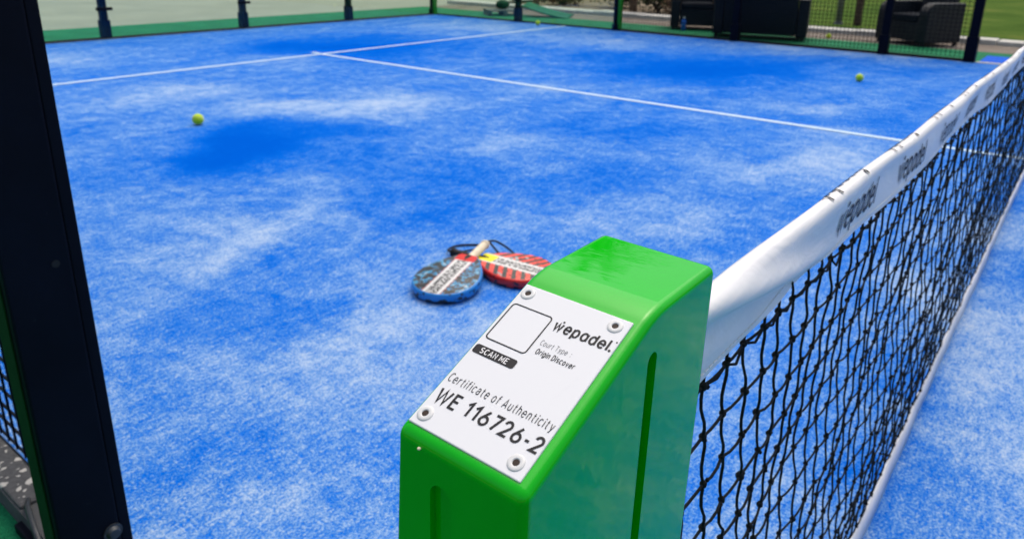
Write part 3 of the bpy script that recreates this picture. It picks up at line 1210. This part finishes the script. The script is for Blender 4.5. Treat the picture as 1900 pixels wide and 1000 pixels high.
for (u, v) in ((-30, 45.6), (27.8, 45.6), (28.1, -44.9), (-29.8, -44.9)):
    mb = MB()
    # turned nylon washer: rounded ring with a recess
    ringp = [(4.5, 0), (4.4, .3), (4.0, .55), (3.4, .7), (2.4, .7), (2.0, .6), (1.75, .15)]
    n = 32
    vs_ = [(u * mm + r * mm * math.cos(2 * PI * j / n), v * mm + r * mm * math.sin(2 * PI * j / n), h * mm) for r, h in ringp for j in range(n)]
    fs = [(a * n + j, a * n + (j + 1) % n, (a + 1) * n + (j + 1) % n, (a + 1) * n + j) for a in range(len(ringp) - 1) for j in range(n)]
    mb.add(vs_, fs)
    wz = mb.build('washer', MAT['washer'], plate, True, 50)
    mb = MB()
    mb.disc((u * mm, v * mm, .00005), (0, 0, 1), 1.78 * mm, .0002, 20)
    mb.build('screw_recess', MAT['dark_hole'], plate)
# small grain of grit stuck on the rounded edge
mb = MB()
mb.ball((-.2572 - PO.x, .022, .950 - PO.z), .0010, 8, 6, (1, 1, .8))
mb.build('grit_speck', MAT['grip'], post, True)
post.rotation_euler = (.0204, 0, 0)
post.location.y = .0204 * 1.02
# far post at the other end of the net
fpost = copy_tree(post)
fpost.location = (10.16, 0, -.05)
fpost.rotation_euler = (0, 0, PI)
fpost['label'] = 'matching green net post at the far end of the net, out past the white band'

# ------------------------------------------------------------------ rackets
def racket(kind, label, front, end):
    """local x from the head tip (0) to the butt (.455)"""
    F = Vector(front)
    E_ = Vector(end)
    t = thing(kind_name[kind], label, 'racket', F)
    d = (E_ - F).normalized()
    n_up = Vector((0, 0, 1))
    yv = n_up.cross(d).normalized()
    zv = d.cross(yv)
    mw = Matrix((d, yv, zv)).transposed().to_4x4()
    mw.translation = F
    t.matrix_world = mw
    def half(x):
        if x < .135:
            return .125 * math.sqrt(max(0, 1 - ((.135 - x) / .135) ** 2.3))
        if x < .335:
            u = (x - .135) / .200
            return .125 * (1 - u ** 1.75) + .017 * u ** 1.75
        return .017
    xs_ = [0.135 - .135 * math.cos(a) for a in np.linspace(0, PI / 2, 16)] + list(np.linspace(.145, .318, 18))
    out = [(x, half(x)) for x in xs_] + [(x, -half(x)) for x in xs_[::-1][:-1]]
    out = out[1:] if out[0][1] < 1e-6 and False else out
    H = .019
    cxm = .15
    def ring(ins, z):
        r_ = []
        for (x, y) in out:
            L_ = math.hypot(x - cxm, y) or 1
            k_ = max(0, (L_ - ins) / L_)
            r_.append((cxm + (x - cxm) * k_, y * k_, z))
        return r_
    levels = [(.007, -H), (.002, -H + .004), (0, -H + .009), (0, H - .009), (.002, H - .004), (.007, H)]
    mb = MB()
    N_ = len(out)
    for ins, z in levels:
        mb.v += ring(ins, z)
    for a in range(len(levels) - 1):
        for j in range(N_):
            mb.f.append((a * N_ + j, a * N_ + (j + 1) % N_, (a + 1) * N_ + (j + 1) % N_, (a + 1) * N_ + j))
            mb.m.append(0)
    mb.f.append(tuple(range(N_ - 1, -1, -1)))
    mb.m.append(1)
    mb.f.append(tuple((len(levels) - 1) * N_ + j for j in range(N_)))
    mb.m.append(1)
    mb.mesh_mats = None
    hd = mb.build('head', [racket_edge(kind), racket_face(kind)], t, True, 40)
    # throat opening, printed dark
    mb = MB()
    for z in (H + .0003,):
        mb.add([(.268, 0.0, z), (.30, -.012, z), (.312, -.006, z), (.312, .006, z), (.30, .012, z)], [(0, 1, 2, 3, 4)])
    mb.build('throat_opening', MAT['rubber'], t)
    # handle with wrapped grip
    mb = MB()
    pts = np.array([(x, 0, 0) for x in np.linspace(.312, .442, 27)])
    mb.tube(pts, [.0165 + .0009 * math.sin(i * 2.1) for i in range(27)], 8)
    mb.build('grip', MAT['grip'] if kind == 'blue' else MAT['rubber'], t, True)
    mb = MB()
    mb.tube([(.300, 0, 0), (.3125, 0, 0), (.318, 0, 0)], [.020, .0195, .0175], 10)
    mb.build('collar', MAT['rubber'], t, True)
    mb = MB()
    mb.tube([(.4425, 0, 0), (.447, 0, 0), (.455, 0, 0)], [.0185, .0195, .017], 10)
    mb.build('butt_cap', MAT['grip'] if kind == 'blue' else MAT['rubber'], t, True)
    return t, mw

kind_name = {'blue': 'padel_racket', 'red': 'padel_racket'}
br, bmw = racket('blue', 'blue and black padel racket with cream grip lying across the red one', (1.208, 1.482, .0195), (1.668, 1.600, .064))
rr_, rmw = racket('red', 'red padel racket with dark slanted bars half hidden behind the green post', (1.612, 1.255, .0195), (1.570, 1.708, .0195))
def world_tube(t, mw, name, pts, r, mat):
    inv = mw.inverted()
    mb = MB()
    # Catmull-Rom smoothing
    P = [np.array(p, float) for p in pts]
    P = [P[0]] + P + [P[-1]]
    o_ = []
    for i in range(1, len(P) - 2):
        for u in np.linspace(0, 1, 8, endpoint=False):
            a, b, c, d = P[i - 1], P[i], P[i + 1], P[i + 2]
            o_.append(.5 * ((2 * b) + (c - a) * u + (2 * a - 5 * b + 4 * c - d) * u * u + (3 * b - a - 3 * c + d) * u ** 3))
    o_.append(P[-2])
    mb.tube([tuple(inv @ Vector(p)) for p in o_], r, 8)
    return mb.build(name, mat, t, True)
world_tube(br, bmw, 'wrist_cord', [(1.668, 1.600, .064), (1.715, 1.60, .050), (1.745, 1.565, .022), (1.735, 1.515, .006), (1.695, 1.485, .006), (1.66, 1.50, .008), (1.675, 1.56, .03), (1.669, 1.595, .062)], .0042, MAT['rubber'])
world_tube(rr_, rmw, 'wrist_cord', [(1.570, 1.705, .02), (1.59, 1.75, .012), (1.66, 1.76, .006), (1.72, 1.70, .006), (1.70, 1.66, .01), (1.62, 1.69, .012), (1.571, 1.705, .02)], .0042, MAT['rubber'])

# ------------------------------------------------------------------ balls
def make_ball(label, loc, rot):
    t = thing('padel_ball', label, 'ball', (loc[0], loc[1], loc[2]), 0, 'yellow balls lying on and around the court')
    t.rotation_euler = rot
    return t
mbb = MB()
mbb.ball((0, 0, .0), .0385, 28, 18)
ball_me = mbb.mesh('felt', MAT['ball'], True)
mbs = MB()
sp_ = []
for t_ in np.linspace(0, 2 * PI, 73):
    a_, b_ = .75, .25
    x = a_ * math.cos(t_) + b_ * math.cos(3 * t_)
    y = a_ * math.sin(t_) - b_ * math.sin(3 * t_)
    z = 2 * math.sqrt(a_ * b_) * math.sin(2 * t_)
    v = np.array([x, y, z])
    sp_.append(v / np.linalg.norm(v) * .0383)
mbs.tube(sp_, .0012, 5, cap=False)
seam_me = mbs.mesh('seam', MAT['grip'], True)
for lab, loc in (('yellow green ball alone on the dark blue patch left of the rackets', (2.155, 4.63, .0385)),
                 ('yellow green ball on blue turf near right wall, left of the net band', (7.475, 1.64, .0385)),
                 ('yellow green ball by the glass at the end of the service line', (9.78, 7.36, .0385)),
                 ('small yellow green ball outside on the strip beyond mesh fence', (11.62, 3.14, .022))):
    t = make_ball(lab, loc, (random.uniform(0, 3), random.uniform(0, 3), random.uniform(0, 3)))
    for nm, me_ in (('felt', ball_me), ('seam', seam_me)):
        o = bpy.data.objects.new(nm, me_)
        COL.objects.link(o)
        o.parent = t

# ------------------------------------------------------------------ wicker seats beyond the mesh
def seat_unit(name, label, cat, loc, rz, width, group=None):
    """faces local -y; origin at centre of the footprint"""
    t = thing(name, label, cat, loc, rz, group)
    W, D = width, .74
    aw = .15
    for s in (-1, 1):
        x0, x1 = (-W / 2, -W / 2 + aw) if s < 0 else (W / 2 - aw, W / 2)
        # arm: side panel with a rounded front top
        ring = [(-D / 2, .05), (D / 2, .05), (D / 2, .60)] + [(-D / 2 + .16 - .16 * math.sin(a), .60 - .16 + .16 * math.cos(a)) for a in np.linspace(0, PI / 2, 8)]
        m_ = len(ring)
        mb = MB()
        mb.add([(x, y, z) for x in (x0, x1) for (y, z) in ring], [tuple(range(m_ - 1, -1, -1)), tuple(range(m_, 2 * m_))] + [(j, (j + 1) % m_, m_ + (j + 1) % m_, m_ + j) for j in range(m_)])
        mb.build('arm', MAT['wicker'], t, bevel=.02, seg=3)
    mb = MB()
    mb.box((-W / 2 + aw + .003, -D / 2 + .03, .07), (W / 2 - aw - .003, D / 2 - .14, .33))
    mb.build('seat_base', MAT['wicker'], t, bevel=.012)
    nseat = 1 if W < 1 else 2
    wi = (W - 2 * aw - .02) / nseat
    for k_ in range(nseat):
        mb = MB()
        x0 = -W / 2 + aw + .01 + k_ * wi
        mb.box((x0 + .004, -D / 2 + .02, .333), (x0 + wi - .004, D / 2 - .16, .43))
        mb.build('cushion', MAT['cushion'], t, bevel=.03, seg=3)
    mb = MB()
    mb.add([(x, y, z) for x in (-W / 2 + aw + .003, W / 2 - aw - .003) for (y, z) in ((D / 2 - .13, .07), (D / 2, .07), (D / 2 + .05, .74), (D / 2 - .05, .74))],
           [(0, 3, 2, 1), (4, 5, 6, 7), (0, 1, 5, 4), (1, 2, 6, 5), (2, 3, 7, 6), (3, 0, 4, 7)])
    mb.build('backrest', MAT['wicker'], t, bevel=.02, seg=3)
    for sx in (-1, 1):
        for sy in (-1, 1):
            mb = MB()
            mb.box((sx * (W / 2 - .05) - .02, sy * (D / 2 - .05) - .02, 0), (sx * (W / 2 - .05) + .02, sy * (D / 2 - .05) + .02, .052))
            mb.build('leg', MAT['rubber'], t)
    return t

def place_front(a, b, depth=.74):
    """centre and yaw of a seat whose front lower edge runs a -> b on the ground"""
    a = Vector(a); b = Vector(b)
    m_ = (a + b) / 2
    d = (b - a).normalized()
    nrm = Vector((d.y, -d.x))
    if nrm.dot(Vector((CAM.x, CAM.y)) - m_) < 0: nrm = -nrm
    c = m_ - nrm * depth / 2
    return c, math.atan2(nrm.y, nrm.x) + PI / 2
c, a = place_front((10.93, 5.50), (11.30, 4.74))
seat_unit('wicker_armchair', 'dark wicker armchair facing the court, left of the big sofa', 'armchair', (c.x, c.y, -.008), a, .84, 'dark wicker seats beyond the mesh fence')
c, a = Vector((11.95, 1.96)), math.atan2(.50, -.86) + PI / 2
seat_unit('wicker_armchair', 'dark wicker armchair between the last two fence posts', 'armchair', (c.x - .1, c.y, -.008), a, .86, 'dark wicker seats beyond the mesh fence')
# sofa with its back to the court
c, a = place_front((10.40, 4.52), (10.76, 3.22))
seat_unit('wicker_sofa', 'wide dark wicker sofa standing with its back to the mesh fence', 'sofa', (c.x, c.y, -.008), a + PI, 1.35, 'dark wicker seats beyond the mesh fence')

# blue bottle
t = thing('water_bottle', 'small blue water bottle standing before the left armchair', 'bottle', (10.95, 5.26, -.008))
mb = MB()
mb.tube([(0, 0, 0), (0, 0, .004), (0, 0, .14), (0, 0, .165), (0, 0, .18), (0, 0, .195)], [.034, .037, .037, .030, .017, .016], 16)
mb.build('bottle_body', MAT['bottle'], t, True, 50)
mb = MB()
mb.tube([(0, 0, .1955), (0, 0, .22)], [.018, .017], 14)
mb.build('bottle_cap', MAT['washer'], t, True, 50)

# low grey pallet with a dark green bag, and a green mat beside it
t = thing('low_pallet', 'low grey board platform outside the right glass wall, left of the post', 'pallet', (11.05, 9.15, -.009), R(-40))
for k_ in range(5):
    mb = MB()
    mb.box((-.34, -.26 + k_ * .108, .085), (.34, -.26 + k_ * .108 + .092, .108))
    mb.build('board', MAT['pallet'], t, bevel=.004)
for x in (-.3, 0, .3):
    mb = MB()
    mb.box((x - .04, -.26, .0), (x + .04, .264, .0845))
    mb.build('bearer', MAT['pallet'], t)
mb = MB()
mb.ball((0, 0, .085), .17, 18, 10, (1.0, .7, .52))
o = mb.build('canvas_bag', MAT['bag'], None, True)
dm = o.modifiers.new('lumps', 'DISPLACE')
tx = bpy.data.textures.new('lump', 'CLOUDS')
tx.noise_scale = .12
dm.texture = tx
dm.strength = .04
o.location = (11.10, 9.20, .10)
tag(o, 'dark green lumpy bag lying on the low grey platform', 'bag')
mb = MB()
def mat_fn(u, v):
    return (u, v, .20 * (1 - u / .9) ** 1.4 + .02 * math.sin(v * 8))
mb.grid(mat_fn, list(np.linspace(0, .9, 14)), list(np.linspace(-.28, .28, 9)))
o = mb.build('folded_mat', MAT['mat_green'], None, True)
sd = o.modifiers.new('thickness', 'SOLIDIFY')
sd.thickness = .025
o.location = (11.25, 8.75, .02)
o.rotation_euler = (0, 0, R(-70))
tag(o, 'green mat sloping down to the turf right of the glass wall post', 'mat')

# ------------------------------------------------------------------ palms, pole and shrubs behind
def palm(label, loc, h, lean=(0, 0), nf=22, fl=1.25, tr=.055):
    t = thing('palm_tree', label, 'palm', loc, 0, 'slim palms behind the court')
    mb = MB()
    zz = np.linspace(0, h, 40)
    mb.tube([(lean[0] * (z / h) ** 2, lean[1] * (z / h) ** 2, z) for z in zz], [tr * (1.25 - .45 * z / h) * (1 + .10 * (i % 2)) for i, z in enumerate(zz)], 10)
    mb.build('trunk', MAT['trunk'], t, True)
    mb = MB()
    r_ = random.Random(int(loc[1] * 100))
    top = np.array([lean[0], lean[1], h])
    for f in range(nf):
        az = 2 * PI * f / nf * 2.4 + r_.uniform(-.2, .2)
        el = R(75) - R(95) * (f / nf) + r_.uniform(-.1, .1)
        L_ = fl * r_.uniform(.85, 1.1)
        pts = []
        p = top.copy()
        e = el
        for k_ in range(15):
            pts.append(p.copy())
            p = p + L_ / 14 * np.array([math.cos(e) * math.cos(az), math.cos(e) * math.sin(az), math.sin(e)])
            e -= .10
        mb.tube(pts, list(np.linspace(.012, .003, 15)), 4, cap=False)
        side_ = np.array([-math.sin(az), math.cos(az), 0])
        for k_ in range(2, 15):
            for s in (-1, 1):
                q = pts[k_]
                d = pts[k_] - pts[k_ - 1]
                d /= np.linalg.norm(d)
                ll = .34 * math.sin(PI * min(1, (k_ + 1.5) / 16)) + .06
                tip = q + ll * (.75 * s * side_ + .55 * d + np.array([0, 0, -.28 + r_.uniform(-.1, .1)]))
                wd = d * .034
                mb.add([q - wd, q + wd, tip], [(0, 1, 2)])
    mb.build('crown', MAT['frond'], t)
    return t
palm('slim palm behind the second green post, its trunk just right of it', (13.24, 7.50, -.05), 7.5, (.0, .30), 44, 1.9)
palm('slim palm seen through the glass just right of the middle side post', (12.95, 9.75, -.05), 6.8, (.2, .1), tr=.05)
palm('brown palm trunk beside the grey pole on the lawn', (13.85, 3.30, -.05), 6.2, (.3, -.1), tr=.05)
t = thing('lamp_pole', 'grey metal pole standing at the kerb left of the brown palm trunk', 'pole', (13.85, 3.62, -.05))
mb = MB()
mb.tube([(0, 0, 0), (0, 0, 4.5)], [.058, .048], 14)
mb.build('shaft', MAT['pole'], t, True)
mb = MB()
mb.tube([(0, 0, 0.0), (0, 0, .12)], [.09, .075], 14)
mb.build('foot_collar', MAT['pole'], t, True, 40)
mb = MB()
mb.box((-.32, -.09, 4.48), (.10, .09, 4.56))
mb.build('lamp_head', MAT['pole'], t, bevel=.02)

def shrub(label, loc, r, h, mat, n=700, seed=1):
    t = thing('shrub', label, 'shrub', loc, 0, 'shrubs in the bed behind the court')
    r_ = random.Random(seed)
    mb = MB()
    tips = []
    for k_ in range(9):
        a = r_.uniform(0, 2 * PI)
        e = np.array([r * .7 * math.cos(a) * r_.uniform(.2, 1), r * .7 * math.sin(a) * r_.uniform(.2, 1), h * r_.uniform(.55, .95)])
        mb.tube([(0, 0, 0), e * .5 + np.array([0, 0, .05]), e], [.018, .012, .005], 5)
        tips.append(e)
    mb.build('stem', MAT['trunk'], t)
    mb = MB()
    for k_ in range(n):
        c_ = tips[r_.randrange(9)] * r_.uniform(.35, 1.0)
        p = c_ + np.array([r_.gauss(0, r * .26), r_.gauss(0, r * .26), r_.gauss(0, h * .13)])
        p[2] = max(.02, p[2])
        d = np.array([r_.gauss(0, 1), r_.gauss(0, 1), r_.gauss(0, .6)])
        d /= np.linalg.norm(d)
        s_ = np.cross(d, [r_.gauss(0, 1), r_.gauss(0, 1), r_.gauss(0, 1)])
        s_ /= np.linalg.norm(s_) + 1e-9
        L_, W_ = r_.uniform(.05, .11), r_.uniform(.018, .035)
        mb.add([p - d * L_ * .5, p + s_ * W_, p + d * L_ * .5, p - s_ * W_], [(0, 1, 2, 3)])
    mb.build('foliage', mat, t)
    return t
shrub('olive green shrub right of the slim palm trunk', (15.0, 7.85, -.08), .8, .75, MAT['leaf'], 1500, 3)
shrub('dry reddish brown shrub by the left armchair', (14.4, 7.0, -.08), .45, .4, MAT['dryleaf'], 900, 4)
shrub('olive shrub left of the second green post', (15.6, 9.2, -.08), .8, .7, MAT['leaf'], 1500, 5)
shrub('brown scrub on the soil far behind the side glass', (15.2, 10.6, -.08), .7, .45, MAT['dryleaf'], 1200, 6)
